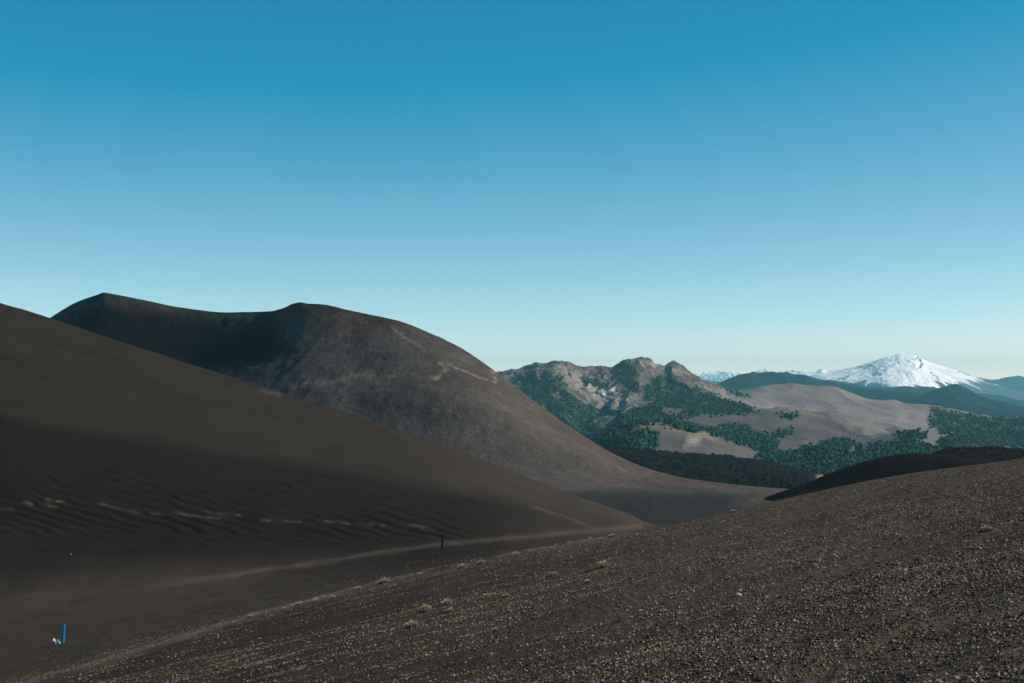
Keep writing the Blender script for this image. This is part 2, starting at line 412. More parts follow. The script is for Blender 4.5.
kern = np.exp(-(np.arange(-40, 41)*1.2/10.0)**2); kern /= kern.sum()
sils = np.convolve(np.pad(sil, 40, mode='edge'), kern, 'valid')
rows = [(np.full_like(pc, 330.0), np.full_like(pc, -60.0)), zrow(frY, fry), zrow(valY, valy), zrow(footY, footy), zrow(midY, midy), zrow(ridY-0.16*(ridY-midY), sils+0.16*(midy-sil)), rr,
        (ridY+60, rr[1]-14), (ridY+330, np.minimum(rr[1]-80, -115))]
def cone_disp(X, Y, PX, PY):
    m = sstep(800, 880, Y)
    top = 1-0.75*np.exp(-((PY-np.interp(PX, pc, sil))/6.0)**2)
    rib = ridged(X*0.02, Y*0.012, 101, 3)*1.0*sstep(880, 960, Y)
    return m*top*(1.5*fbm(X*0.02, Y*0.02, 91, 5)+0.5*fbm(X*0.09, Y*0.06, 95, 3)+rib) + 1.2*fbm(X*0.012, Y*0.02, 97, 4)*(1-m)*sstep(430, 520, Y)
def cone_paint(PX, PY, X, Y, z):
    jx = PX+3*fbm(PX*.06, PY*.06, 111, 3); jy = PY+2.5*fbm(PX*.06, PY*.06, 113, 3)
    pale = np.zeros(PX.shape)
    for pts, wd, a in ([[(428,378),(437,378),(446,369),(440,364)], 2.6, 1.0], [[(445,362),(460,370),(478,377),(494,382)], 1.5, 0.9], [[(492,372),(496,382)], 2.2, 0.8],
                       [[(392,327),(408,340),(426,351)], 1.8, 0.7], [[(405,325),(425,336),(440,345)], 1.0, 0.35],
                       [[(290,385),(330,384),(342,378),(366,374),(375,380)], 4.5, 0.7], [[(352,378),(358,374)], 2.5, 0.8], [[(388,378),(395,377)], 1.6, 0.8],
                       [[(252,366),(275,365)], 3.0, 0.4], [[(276,362),(292,361)], 1.4, 0.35],
                       [[(402,368),(420,378)], 3, 0.3], [[(270,383),(300,385)], 2.5, 0.4], [[(295,349),(315,347)], 2.5, 0.3],
                       [[(600,452),(618,466),(640,480)], 3.0, 0.12], [[(640,476),(660,468),(664,474)], 1.6, 0.22],
                       [[(690,484),(720,489),(745,492)], 3.0, 0.25], [[(752,500),(770,497)], 1.2, 0.5]):
        pale = np.maximum(pale, a*np.exp(-(line_d(jx, jy, pts)/(wd*0.8))**2)*np.clip(0.75+1.5*fbm(PX*.16, PY*.3, 119, 3), 0.05, 1))
    silv = np.interp(PX, pc, sil)
    red = np.exp(-((PY-silv)/10.0)**2)*np.clip(sstep(90, 110, PX)*(1-sstep(120, 170, PX))+sstep(260, 300, PX)*(1-sstep(380, 430, PX)), 0, 1)
    red = np.maximum(red, 0.8*region(PX, PY, [[(300,310),(380,318),(372,340),(330,345),(312,330)]], 9, 8, 5))
    red = np.maximum(red, 0.5*np.exp(-((PY-silv-6)/7.0)**2)*sstep(540, 580, PX)*(1-sstep(680, 720, PX)))
    dark = 1.0*region(PX, PY, [[(40,330),(100,296),(150,305),(230,320),(270,318),(290,350),(260,372),(150,372)]], 17, 10, 7)  # soft patch of painted shade over the left hollow
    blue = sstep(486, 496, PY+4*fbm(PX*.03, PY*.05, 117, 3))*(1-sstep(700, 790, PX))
    return {'pale': pale, 'red': red, 'dark': dark, 'blue': blue}
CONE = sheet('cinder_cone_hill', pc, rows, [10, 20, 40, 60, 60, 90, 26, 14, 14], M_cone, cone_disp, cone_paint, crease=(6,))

# ------------------------------------------------------------------ dark ash mound behind the crest, right
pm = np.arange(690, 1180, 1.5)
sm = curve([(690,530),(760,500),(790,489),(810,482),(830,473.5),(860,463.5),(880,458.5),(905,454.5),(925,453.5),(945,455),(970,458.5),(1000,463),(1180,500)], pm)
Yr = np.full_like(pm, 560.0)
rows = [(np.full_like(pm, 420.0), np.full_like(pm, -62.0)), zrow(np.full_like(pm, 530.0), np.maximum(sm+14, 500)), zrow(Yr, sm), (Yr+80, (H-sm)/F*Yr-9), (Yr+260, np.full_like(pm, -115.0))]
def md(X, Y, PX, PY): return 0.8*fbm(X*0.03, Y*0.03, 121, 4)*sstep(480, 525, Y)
Z0 = lambda PX, *a: {k: np.zeros(PX.shape) for k in ('pale', 'red', 'dark', 'blue', 'grass', 'green', 'snow')}
M_shade_ash = material('shaded_ash'); b = NB(M_shade_ash)  # ash colour lowered to stand in for shade on the mound
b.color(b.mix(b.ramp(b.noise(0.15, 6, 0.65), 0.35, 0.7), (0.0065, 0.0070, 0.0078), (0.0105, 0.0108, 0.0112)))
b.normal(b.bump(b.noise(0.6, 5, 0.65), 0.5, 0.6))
MOUND = sheet('ash_mound', pm, rows, [10, 40, 20, 12], M_shade_ash, md)

# ------------------------------------------------------------------ lava flows
pl = np.arange(540, 900, 0.9)
top = curve([(540,436),(600,446.5),(640,450),(700,454.5),(760,460),(800,470),(822,477),(860,486),(900,492)], pl)
def lava_rows(pl, top, Yf, yf, Yb):
    A = np.full_like(pl, Yf); B = np.full_like(pl, Yb)
    return [(A-150, (H-yf)/F*(A-150)-30), zrow(A, yf), zrow(B, top), (B+120, (H-top)/F*B-30), (B+400, np.full_like(pl, -190.0))]
def lava_disp(amp, w):
    def f(X, Y, PX, PY):
        return amp*(fbm(X/w, Y/w/1.6, 131, 5, 0.62)+0.9*np.abs(fbm(X/w*3.5, Y/w*2.2, 137, 4, 0.7)))
    return f
def lava_paint(PX, PY, X, Y, z):
    return {'pale': 0.9*np.maximum(np.exp(-((PX-821)/4.5)**2-((PY-477)/2.5)**2), 0)*(1 if True else 0)}
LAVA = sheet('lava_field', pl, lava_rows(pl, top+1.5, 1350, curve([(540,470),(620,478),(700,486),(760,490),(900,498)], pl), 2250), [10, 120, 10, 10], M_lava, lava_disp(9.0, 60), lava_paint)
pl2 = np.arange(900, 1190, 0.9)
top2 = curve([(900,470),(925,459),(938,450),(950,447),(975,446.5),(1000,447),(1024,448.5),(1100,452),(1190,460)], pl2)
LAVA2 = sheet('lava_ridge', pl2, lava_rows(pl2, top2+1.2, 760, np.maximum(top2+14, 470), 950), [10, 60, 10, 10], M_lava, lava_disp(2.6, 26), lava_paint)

# ------------------------------------------------------------------ hills of the middle distance
FOREST = [
  [(513,384),(522,380),(533,377),(536,386),(545,374),(558,374),(563,385),(571,392),(583,400),(605,410),(622,412),(640,411),(655,404),(682,404),(704,414),(662,421),(640,424),(616,427),(598,440),(588,441),(560,420),(530,398)],
  [(582,378),(600,381),(610,387),(608,391),(592,386)],
  [(612,366),(625,362),(636,372),(634,384),(641,393),(628,388),(612,377)],
  [(646,386),(660,376),(675,381),(690,388),(707,392),(730,401),(757,411),(712,414),(684,412),(660,405),(645,400)],
  [(724,389),(736,391),(749,396),(735,395)],
  [(655,416),(670,418),(690,424),(706,431),(690,430),(665,424)],
  [(711,430),(725,426),(742,425),(750,431),(768,437),(778,443),(776,451),(765,453),(750,446),(730,440),(715,435)],
  [(778,414),(797,416),(790,418)],
  [(774,456),(800,450),(815,447),(830,441),(848,440),(862,447),(880,445),(905,441),(925,445),(940,451),(936,457),(900,460),(860,468),(835,475),(810,472),(785,466)],
  [(928,424),(933,409),(945,409),(965,415),(1024,418),(1110,420),(1110,452),(1024,447),(975,446),(950,437)],
  [(897,435),(912,432),(926,434),(924,438),(905,439)],
  [(938,442),(955,440),(972,446),(960,450),(945,449)],
  [(597,438),(625,433),(640,432),(657,436),(656,447),(640,451),(612,450)],
  [(760,457),(775,455),(776,463),(764,461)],
  [(772,434),(792,431),(791,435),(776,437)],
]
BARE = [[(563,386),(580,396),(606,407),(602,410),(580,401),(568,393)], [(571,380),(590,386),(615,398),(636,408),(632,410),(610,404),(588,395)],
        [(615,385),(640,394),(640,402),(622,402)], [(592,420),(617,413),(617,424),(600,428)], [(660,407),(690,409),(676,416),(662,414)],
        [(848,447),(866,444),(868,450),(852,453)], [(552,394),(559,391),(560,399),(555,400)]]
GRASS = [[(612,428),(640,421),(690,427),(722,436),(716,440),(680,432),(640,427)], [(765,455),(790,464),(787,468),(765,461)],
         [(848,446),(868,444),(870,452),(852,454)], [(893,439),(905,434),(930,442),(934,449),(905,446)], [(925,408),(945,408),(938,411),(926,411)],
         [(770,410),(800,411.5),(850,421),(880,428),(880,429.5),(850,423),(800,413.5),(770,412)]]
SCREE = [[(555,364),(590,376),(620,392),(642,406),(630,412),(600,408),(574,390)], [(630,360),(660,362),(690,374),(672,374),(645,366)],
         [(700,386),(730,392),(752,408),(790,410),(720,402)], [(616,388),(640,394),(640,404),(620,402)], [(905,412),(912,411),(905,420),(901,420)],
         [(955,435),(968,441),(962,443)], [(690,433),(704,433),(699,444),(685,446)], [(900,414),(908,411),(903,420),(897,424)], [(868,421),(873,419),(869,426)]]
SNOWP = [[(601,389),(604,389),(606,395),(603,395)], [(611,387),(615,387),(615,391),(611,391)], [(587,384),(590,384),(590,386),(588,387)], [(531,365),(536,364),(535,366)]]
def hpaint(PX, PY, X, Y, z):
    g = region(PX, PY, FOREST, 4.0, 9.0, 3, 0.12)*(1-region(PX, PY, BARE, 1.2, 3.0, 5))
    gr = region(PX, PY, GRASS, 2.5, 2.0, 7)
    return {'green': g, 'grass': gr*(1-g), 'pale': region(PX, PY, SCREE, 4.0, 6.0, 9), 'snow': region(PX, PY, SNOWP, 0.7, 3.0, 11, 0.6)}
def d_fold(a, w):
    return lambda X, Y, PX, PY: -0.3*a+a*ridged(X/w+0.5*fbm(X/w/2, Y/w/2, 19), Y/w/4, 227, 2)
HILLS = []
def hill(name, p0, p1, sil_k, Yr, foot_k, Yf, mat, disp, mids=(), subs=90, step=0.9):
    p = np.arange(p0, p1, step)
    s = curve(sil_k, p); Yv = curve(Yr, p) if isinstance(Yr, list) else np.full_like(p, Yr)
    fY = curve(Yf, p) if isinstance(Yf, list) else np.full_like(p, Yf); fy = curve(foot_k, p)
    rows = [(fY*0.9, (H-fy)/F*fY-0.02*fY-20), zrow(fY, fy)]
    sb = [8]
    for (yk, Yk) in mids:
        rows.append(zrow(curve(Yk, p) if isinstance(Yk, list) else np.full_like(p, Yk), curve(yk, p))); sb.append(subs)
    rows.append((Yv, (H-s)/F*Yv)); sb.append(subs)
    rows.append((Yv*1.03, rows[-1][1]-Yv*0.012)); sb.append(10)
    rows.append((Yv*1.15, rows[-1][1]-Yv*0.05)); sb.append(8)
    sh = sheet(name, p, rows, sb, mat, disp, hpaint); HILLS.append(sh); return sh

def d_mount(X, Y, PX, PY):
    return 17*ridged(X/520+0.3*fbm(X/700, Y/700, 7), Y/900, 201, 5)+16*fbm(X/180, Y/200, 207, 4)+20*ridged(X/100+0.6*fbm(X/150, Y/150, 8), Y/380, 208, 4)-12
def d_soft(a, w):
    return lambda X, Y, PX, PY: a*fbm(X/w, Y/w, 211, 5)
def d_gully(a, w):
    return lambda X, Y, PX, PY: -0.35*a+a*ridged(X/w+0.4*fbm(X/w/2, Y/w/2, 9), Y/w/3.5, 221, 4)+a*0.5*fbm(X/w/2, Y/w/2, 225, 4)

hill('green_mountain', 440, 790,
     [(440,392),(485,379),(500,373.5),(520,370),(545,363),(552,362),(565,366),(585,369),(605,368.5),(618,364.5),(632,361.5),(641,360.5),(650,362.5),(656,365.5),(664,366),(672,364.5),(682,368),(692,374),(705,381),(720,388),(740,398),(760,412),(790,425)],
     6200, [(440,450),(560,445),(650,432),(720,422),(790,428)], 4700, M_mount, d_mount,
     mids=[([(440,420),(520,412),(560,405),(600,404),(640,398),(660,400),(700,402),(750,414),(790,426)], [(440,5400),(560,5250),(600,5480),(640,5430),(700,5450),(790,5600)])], subs=90)
hill('pumice_hill', 640, 1010,
     [(640,408),(690,392),(715,390.5),(740,391.5),(765,388),(800,386.5),(825,388),(850,395),(870,400),(890,403),(905,406),(925,405.5),(940,406.5),(960,412),(1010,430)],
     5300, [(640,440),(720,432),(800,430),(860,434),(930,440),(1010,450)], 3900, M_pumice, lambda X, Y, PX, PY: d_fold(24, 430)(X, Y, PX, PY)+d_gully(1.6, 70)(X, Y, PX, PY),
     mids=[([(640,414),(700,408),(740,405),(780,411),(830,412),(870,417),(920,425),(1010,440)], 4600)], subs=80)
hill('lower_pumice_hill', 620, 960,
     [(620,412),(650,408.5),(690,412),(720,413),(745,411),(770,411),(800,412.5),(820,416),(850,423),(880,429),(915,432),(960,440)],
     4150, [(620,450),(700,455),(800,462),(880,455),(960,460)], 3200, M_pumice_dark, lambda X, Y, PX, PY: d_fold(19, 330)(X, Y, PX, PY)+d_gully(1.3, 50)(X, Y, PX, PY),
     mids=[([(620,428),(700,430),(760,434),(830,438),(900,442),(960,450)], 3700)], subs=70)
hill('forest_ridge', 860, 1200,
     [(860,430),(885,421),(905,413.5),(925,408.3),(936,406.5),(945,408),(962,413.5),(990,415),(1024,417),(1100,421),(1200,430)], [(860,5250),(940,5150),(1000,5050),(1200,4900)],
     [(860,455),(915,450),(960,446),(1024,452),(1200,462)], [(860,4750),(915,4620),(960,4450),(1024,4250),(1200,4000)], M_pumice, d_gully(12, 300), subs=80)
hill('grass_hill', 830, 1030,
     [(830,462),(850,450),(870,441),(885,435),(900,430.5),(915,428.5),(935,432),(955,438),(972,445.5),(990,452),(1030,462)], 3400,
     [(830,470),(900,462),(960,458),(1030,470)], 2950, M_pumice, d_gully(4, 150), subs=60)
hill('wooded_slope', 740, 960,
     [(740,462),(775,456),(800,452),(830,446),(870,448),(910,447),(940,452),(960,458)], 3050,
     [(740,475),(800,480),(860,480),(960,470)], 2500, M_wood, d_soft(5, 120), subs=50)
hill('golden_hill', 570, 820,
     [(570,446),(600,438),(620,428.5),(640,422.5),(662,424),(690,429),(720,437),(750,450),(770,458.5),(788,465.5),(820,474)], 2900,
     [(570,470),(640,468),(720,472),(780,476),(820,482)], 2450, M_pumice_dark, lambda X, Y, PX, PY: d_fold(10, 230)(X, Y, PX, PY)+d_gully(0.8, 40)(X, Y, PX, PY), subs=70)

# ------------------------------------------------------------------ forest: a mass of trees on those hills
def ico():
    t = (1+5**.5)/2
    V = np.array([(-1,t,0),(1,t,0),(-1,-t,0),(1,-t,0),(0,-1,t),(0,1,t),(0,-1,-t),(0,1,-t),(t,0,-1),(t,0,1),(-t,0,-1),(-t,0,1)], float)
    V /= np.linalg.norm(V[0])
    Fc = np.array([(0,11,5),(0,5,1),(0,1,7),(0,7,10),(0,10,11),(1,5,9),(5,11,4),(11,10,2),(10,7,6),(7,1,8),(3,9,4),(3,4,2),(3,2,6),(3,6,8),(3,8,9),(4,9,5),(2,4,11),(6,2,10),(8,6,7),(9,8,1)])
    return V, Fc
ICO_V, ICO_F = ico()
OCT_V = np.array([(1,0,0),(-1,0,0),(0,1,0),(0,-1,0),(0,0,1),(0,0,-1)], float)
OCT_F = np.array([(0,2,4),(2,1,4),(1,3,4),(3,0,4),(2,0,5),(1,2,5),(3,1,5),(0,3,5)])
def scatter_blobs(P, SC, jitter, rng, small=False):
    """one triangle soup of lumpy stones or crowns at points P with half-sizes SC"""
    n = len(P); a = rng.uniform(0, 2*np.pi, n)
    BV, BF = (OCT_V, OCT_F) if small else (ICO_V, ICO_F); m_ = len(BV)
    V = BV[None]*(1+jitter*rng.uniform(-1, 1, (n, m_, 1)))+jitter*0.6*rng.uniform(-1, 1, (n, m_, 3))*(1 if small else 0)
    c, s = np.cos(a)[:,None], np.sin(a)[:,None]
    V = V*SC[:,None,:]
    V = np.stack([V[...,0]*c-V[...,1]*s, V[...,0]*s+V[...,1]*c, V[...,2]], -1)+P[:,None,:]
    T = BF[None]+(np.arange(n)*m_)[:,None,None]
    return V.reshape(-1, 3), T.reshape(-1, 3)
M_tree = material('tree_foliage'); b = NB(M_tree)
col = b.mix(b.attr('tone'), (0.004, 0.026, 0.028), (0.046, 0.104, 0.062))
b.color(col); b.normal(b.bump(b.noise(0.5, 3), 1.0, 0.8))
pts = []
for poly in FOREST:
    A = np.array(poly); x0, y0 = A.min(0)-9; x1, y1 = A.max(0)+9
    n = int((x1-x0)*(y1-y0)*2.6)
    xs = RNG.uniform(x0, x1, n); ys = RNG.uniform(y0, y1, n)
    dd = sdf(xs+5*fbm(xs*.12, ys*.15, 53, 4), ys+3.5*fbm(xs*.12, ys*.15, 57, 4), poly)
    pr = sstep(-5.5, 3.0, dd)**2.0*np.clip(0.75+1.3*fbm(xs*.10, ys*.2, 59, 3), 0.08, 1)
    for B_ in BARE: pr = pr*(1-0.93*sstep(-1.5, 0.8, sdf(xs+2*fbm(xs*.2, ys*.2, 63, 3), ys, B_)))
    keep = RNG.random(n) < pr
    for x, y in zip(xs[keep], ys[keep]):
        h = hit(HILLS, x, y)
        if h and h[1] < 6400: pts.append(h)
P = np.array(pts); n = len(P)
hh = np.where(P[:,1] > 4600, 1.0+3.4*RNG.random(n)**1.6, 1.6+4.4*RNG.random(n)**1.6)
SCt = np.stack([hh*RNG.uniform(0.55, 0.9, n), hh*RNG.uniform(0.55, 0.9, n), hh*RNG.uniform(0.7, 1.1, n)], -1)
P[:,2] += hh*0.4
V, T = scatter_blobs(P, SCt, 0.4, RNG)
o = mesh_np('forest', V, T, M_tree, {'tone': np.repeat(RNG.random(n)**1.5, 12)}, smooth=False); o['kind'] = 'stuff'
print('trees', n)

# ------------------------------------------------------------------ far ranges
def farpaint(PX, PY, X, Y, z):
    return {'snow': np.zeros(PX.shape), 'pale': np.zeros(PX.shape)}
def far_hill(name, p0, p1, sil_k, Yr, foot, Yf, amp, w, mat=M_far, paint=farpaint):
    p = np.arange(p0, p1, 0.9); s = curve(sil_k, p); Yv = np.full_like(p, Yr)
    rows = [(np.full_like(p, Yf*0.95), np.full_like(p, (H-foot)/F*Yf-120)), zrow(np.full_like(p, Yf), np.maximum(s+3, foot)), (Yv, (H-s)/F*Yv),
            (Yv*1.05, (H-s)/F*Yv-Yr*0.012), (Yv*1.2, (H-s)/F*Yv-Yr*0.03)]
    return sheet(name, p, rows, [6, 80, 10, 6], mat, d_gully(amp, w), paint)
far_hill('dark_forest_hills', 660, 930, [(660,400),(690,392),(715,386),(730,380.5),(745,374.5),(752,373),(760,375),(775,372.5),(785,372.5),(795,376),(805,375.5),(815,379),(830,383),(860,388),(900,392),(930,396)], 12000, 400, 9500, 34, 600)
far_hill('middle_forest_hills', 790, 1010, [(790,384),(825,381),(845,383),(870,386),(900,387.5),(925,387.5),(940,390),(970,398),(1010,410)], 16000, 402, 12500, 40, 800)
far_hill('wooded_peak', 870, 1150, [(870,402),(905,398),(925,394),(940,389.5),(950,387),(957,386.5),(965,389),(980,397),(1000,403),(1024,409),(1080,416),(1150,425)], 10500, 415, 8300, 30, 550)
far_hill('hazy_ridge', 930, 1160, [(930,402),(960,395),(985,395),(1000,397),(1024,402),(1080,404),(1160,402)], 19500, 404, 17000, 60, 1000)
far_hill('horizon_range', 640, 860, [(640,384),(680,381),(705,380.5),(725,382),(745,381),(760,380),(800,382),(860,386)], 36000, 392, 30000, 100, 2200)
far_hill('blue_mountain_range', 940, 1170, [(940,383),(965,379.5),(978,377.5),(988,378.5),(998,379),(1008,377.5),(1018,377),(1030,378),(1060,375),(1110,380),(1170,384)], 31000, 398, 27000, 110, 1800)

# snow volcano and the snowy range beside it
pvx = np.arange(760, 1060, 0.55)
vs = curve([(760,388),(790,381),(805,377.5),(820,373.5),(835,371.5),(850,368),(860,365.5),(872,361.5),(884,357.5),(893,355.5),(901,354.5),(908,355),(914,355.5),(920,358),(930,362),(945,367),(960,371.5),(975,377),(990,383),(1060,400)], pvx)
vY = curve([(760,31000),(902,28000),(1060,31000)], pvx)
vfY = curve([(760,25500),(902,21500),(1060,25500)], pvx)
vr = (vY, (H-vs)/F*vY)
rows = [(vfY*0.95, np.full_like(pvx, -600.0)), zrow(vfY, np.full_like(pvx, 398.0)), vr, (vY*1.05, vr[1]-500), (vY*1.2, vr[1]*0-700)]
VX0, VY0 = (902-512)/F*28000, 28800
def vdisp(X, Y, PX, PY):
    ang = np.arctan2(X-VX0, VY0-Y); rad = np.hypot(X-VX0, VY0-Y); k = sstep(0, 2800, rad)
    return 34*k*ridged(ang*7, rad/2800, 301, 4)+22*k*ridged(X/560, Y/1600, 305, 4)+16*fbm(X/250, Y/430, 307, 4)-25*k
def vpaint(PX, PY, X, Y, z):
    ang = np.arctan2(X-VX0, VY0-Y); rad = np.hypot(X-VX0, VY0-Y)
    ln = curve([(760,377),(800,380),(850,384),(880,386),(905,388),(930,387),(955,386),(975,382),(1060,376)], PX.ravel()).reshape(PX.shape)
    st = fbm(ang*30, rad/2200, 311, 4)*15 + fbm(X/300, Y/900, 313, 4)*7
    s = sstep(-1.5, 1.5, ln-PY-1.5+st)
    rk = np.zeros(PX.shape)
    jx = PX+3.0*fbm(PX*.35, PY*.35, 317, 4); jy = PY+3.0*fbm(PX*.35, PY*.35, 319, 4)
    for pts, wd in ([[(896,356),(897,361),(899,364)], 1.5], [[(905,358),(910,362)], 1.2], [[(917,358),(920,360),(922,364),(919,368)], 1.9], [[(866,365),(873,366)], 1.8], [[(858,367),(866,369)], 1.5],
                    [[(896,369),(900,374)], 1.0], [[(880,374),(882,384)], 1.5], [[(958,371),(970,375)], 1.5], [[(905,372),(912,383)], 1.0], [[(930,372),(940,380)], 1.2], [[(850,374),(842,381)], 1.5]):
        rk = np.maximum(rk, np.exp(-(line_d(jx, jy, pts)/wd)**2)*np.clip(0.9+0.9*fbm(PX*.5, PY*.5, 321, 3), 0, 1))
    return {'snow': s*(1-sstep(0.55, 0.9, rk))}
sheet('snow_volcano', pvx, rows, [6, 150, 14, 6], M_snow, vdisp, vpaint)
def srpaint(PX, PY, X, Y, z):
    return {'snow': sstep(-1.2, 1.2, 379.5-PY+5*fbm(X/1200, Y/3000, 323, 4))}
far_hill('snowy_range', 740, 880, [(740,384),(765,377),(778,373.5),(786,371.5),(795,373),(805,371.5),(815,371.5),(822,369.3),(828,371),(840,371),(860,374),(880,380)], 36000, 390, 32000, 70, 1500, M_snow, srpaint)

# ------------------------------------------------------------------ haze
import bmesh
bm = bmesh.new(); bmesh.ops.create_cube(bm, size=1.0)
for v in bm.verts:
    v.co.x *= 80000; v.co.y = 21000+v.co.y*46000; v.co.z = (-1001+760)/2+v.co.z*1761
me = bpy.data.meshes.new('haze'); bm.to_mesh(me); bm.free()
M_haze = material('haze_air'); t = M_haze.node_tree
vo = t.nodes.new('ShaderNodeVolumePrincipled'); oo = t.nodes.new('ShaderNodeOutputMaterial')
vo.inputs['Color'].default_value = (0.28, 0.80, 1.0, 1); vo.inputs['Density'].default_value = 2.3e-5
vo.inputs['Anisotropy'].default_value = 0.0
t.links.new(vo.outputs[0], oo.inputs['Volume']); me.materials.append(M_haze)
o = bpy.data.objects.new('haze', me); COL.objects.link(o); o['kind'] = 'stuff'

# low bank of cumulus beyond the haze, on the horizon
M_cloud = material('cloud_white'); b = NB(M_cloud); b.color((0.85, 0.85, 0.86))
cp, cs = [], []
for k in range(2600):
    x = RNG.uniform(690, 812) if k < 2200 else RNG.uniform(600, 690)
    topl = 374.5-3.2*math.exp(-((x-722)/14)**2)-5.5*math.exp(-((x-762)/11)**2)-4.5*math.exp(-((x-793)/13)**2)+0.9*math.sin(x*0.9)+0.6*math.sin(x*2.3)
    if k >= 2200: topl = 378.5+0.8*math.sin(x*.5)
    q = RNG.random()**0.8; yb = topl+(382-topl)*q
    Yq = RNG.uniform(50000, 58000); r = RNG.uniform(25, 60)*(0.6+0.8*q)
    cp.append(((x-512)/F*Yq, Yq, (H-yb)/F*Yq)); cs.append((r*RNG.uniform(1.4, 2.6), r, r*0.6))
V, T = scatter_blobs(np.array(cp), np.array(cs), 0.2, RNG)
o = mesh_np('clouds', V, T, M_cloud); o['kind'] = 'stuff'

# ------------------------------------------------------------------ gravel on the near slope
def gravel_pts(n, Ymin, Ymax, px0=-180, px1=1200):
    Y = np.sqrt(RNG.uniform(Ymin**2, Ymax**2, n)); px = RNG.uniform(px0, px1, n)
    keep = Y < 0.97*crest_Y(px); Y = Y[keep]; px = px[keep]
    X = (px-512)/F*Y; return X, Y
def clump(X, Y): return 1.1*fbm(X*0.5, Y*1.5, 401, 4)+0.7*fbm(X*0.12, Y*0.4, 405, 2)
GP, GS, GT = [], [], []
for n, a, c_, smin, smax in ((330000, 5, 16, 0.003, 0.015), (280000, 16, 32, 0.005, 0.018), (150000, 32, 62, 0.008, 0.024)):
    X, Y = gravel_pts(n, a, c_)
    k = RNG.random(len(X)) < np.clip(0.28+0.42*sstep(100, 850, 512+F*X/Y)+1.1*clump(X, Y), 0.05, 1); X = X[k]; Y = Y[k]
    px = 512+F*X/Y
    r = smin+(smax-smin)*RNG.random(len(X))**3.0
    sc = np.stack([r*RNG.uniform(.8, 1.3, len(r)), r*RNG.uniform(.8, 1.3, len(r)), r*RNG.uniform(.55, .95, len(r))], -1)
    GP.append(np.stack([X, Y, slope_z(X, Y)+r*0.25], -1)); GS.append(sc); GT.append(np.clip(RNG.random(len(r))+0.35*fbm(X*0.8, Y*2.0, 411, 3), 0, 1))
n0 = len(nearY)-1; nf = 90000                                    # stones strewn past the crest on the near floor
ri = n0+64*RNG.random(nf)**1.8; cols = np.where((PXG > -170) & (PXG < 560))[0]; ci = RNG.uniform(cols[0], cols[-1]-1, nf)
r0 = ri.astype(int); c0 = ci.astype(int); fr = ri-r0; fc = ci-c0
def bil(A): return (A[r0,c0]*(1-fc)+A[r0,c0+1]*fc)*(1-fr)+(A[r0+1,c0]*(1-fc)+A[r0+1,c0+1]*fc)*fr
X, Y, Z = bil(GX), bil(GY), bil(Gz)
k = RNG.random(nf) < np.clip(0.4+1.1*clump(X, Y), 0.05, 1)*(1-sstep(60, 110, Y))*(np.abs(Y-crest_Y(512+F*X/Y)-2.6+3.2*fbm(X*0.10, X*0, 86, 3)) > 2.4); X, Y, Z = X[k], Y[k], Z[k]
r = 0.008+0.020*RNG.random(len(X))**3
GP.append(np.stack([X, Y, Z+r*0.25], -1)); GS.append(np.stack([r*1.1, r, r*0.75], -1)); GT.append(RNG.random(len(r))*0.8)
GP = np.concatenate(GP); GS = np.concatenate(GS); GT = np.concatenate(GT)
M_grav = material('scoria_gravel'); b = NB(M_grav, 0.9)
tn = b.attr('tone')
col = b.mix(b.ramp(tn, 0.3, 0.7), (0.050, 0.041, 0.0325), (0.215, 0.171, 0.129))
col = b.mix(b.ramp(tn, 0.75, 1.0), col, (0.40, 0.315, 0.235))
col = b.mix(b.ramp(b.noise(70, 2), 0.4, 0.7, 0, 0.4), col, (0.05, 0.042, 0.036))
b.color(col)
V, T = scatter_blobs(GP, GS*1.15, 0.35, RNG, True)
o = mesh_np('gravel', V, T, M_grav, {'tone': np.repeat(GT, 6)}, smooth=False); o['kind'] = 'stuff'
print('gravel', len(GP))

# ------------------------------------------------------------------ things
def tag(o, label, cat, group=None):
    o['label'] = label; o['category'] = cat
    if group: o['group'] = group
    return o
def bm_obj(name, bm, mat, loc=(0,0,0), parent=None, smooth=False):
    me = bpy.data.meshes.new(name); bm.to_mesh(me); bm.free(); me.materials.append(mat)
    for p in me.polygons: p.use_smooth = smooth
    o = bpy.data.objects.new(name, me); COL.objects.link(o); o.location = loc; o.parent = parent
    return o
def post_bm(w, d, h, z0=0.0, top_cut=0.02):
    bm = bmesh.new(); bmesh.ops.create_cube(bm, size=1)
    for v in bm.verts:
        t = v.co.z > 0
        v.co.x *= w*(0.97 if t else 1); v.co.y *= d*(0.97 if t else 1); v.co.z = (h+(top_cut if v.co.x > 0 else 0)) if t else z0
    bmesh.ops.bevel(bm, geom=bm.edges[:], offset=min(w, d)*0.08, segments=2, affect='EDGES')
    return bm
def stone_bm(sx, sy, sz, seed, sub=2, jag=0.22):
    r = random.Random(seed); bm = bmesh.new(); bmesh.ops.create_icosphere(bm, subdivisions=sub, radius=1)
    ph = [(r.uniform(-1,1), r.uniform(-1,1), r.uniform(-1,1), r.uniform(.45,.85)) for _ in range(9)]
    for v in bm.verts:
        c = v.co.copy()
        for (a, b_, c_, dd) in ph:                     # chip flat faces off the ball
            nn = math.sqrt(a*a+b_*b_+c_*c_); dot = (c.x*a+c.y*b_+c.z*c_)/nn
            if dot > dd:
                k = dot-dd; c.x -= k*a/nn; c.y -= k*b_/nn; c.z -= k*c_/nn
        j = 1+r.uniform(-jag, jag)*0.25
        v.co = (c.x*sx*j, c.y*sy*j, c.z*sz*j)
    return bm
def at(x, y):
    h = hit([G], x, y); return h if h else (0, 0, 0)

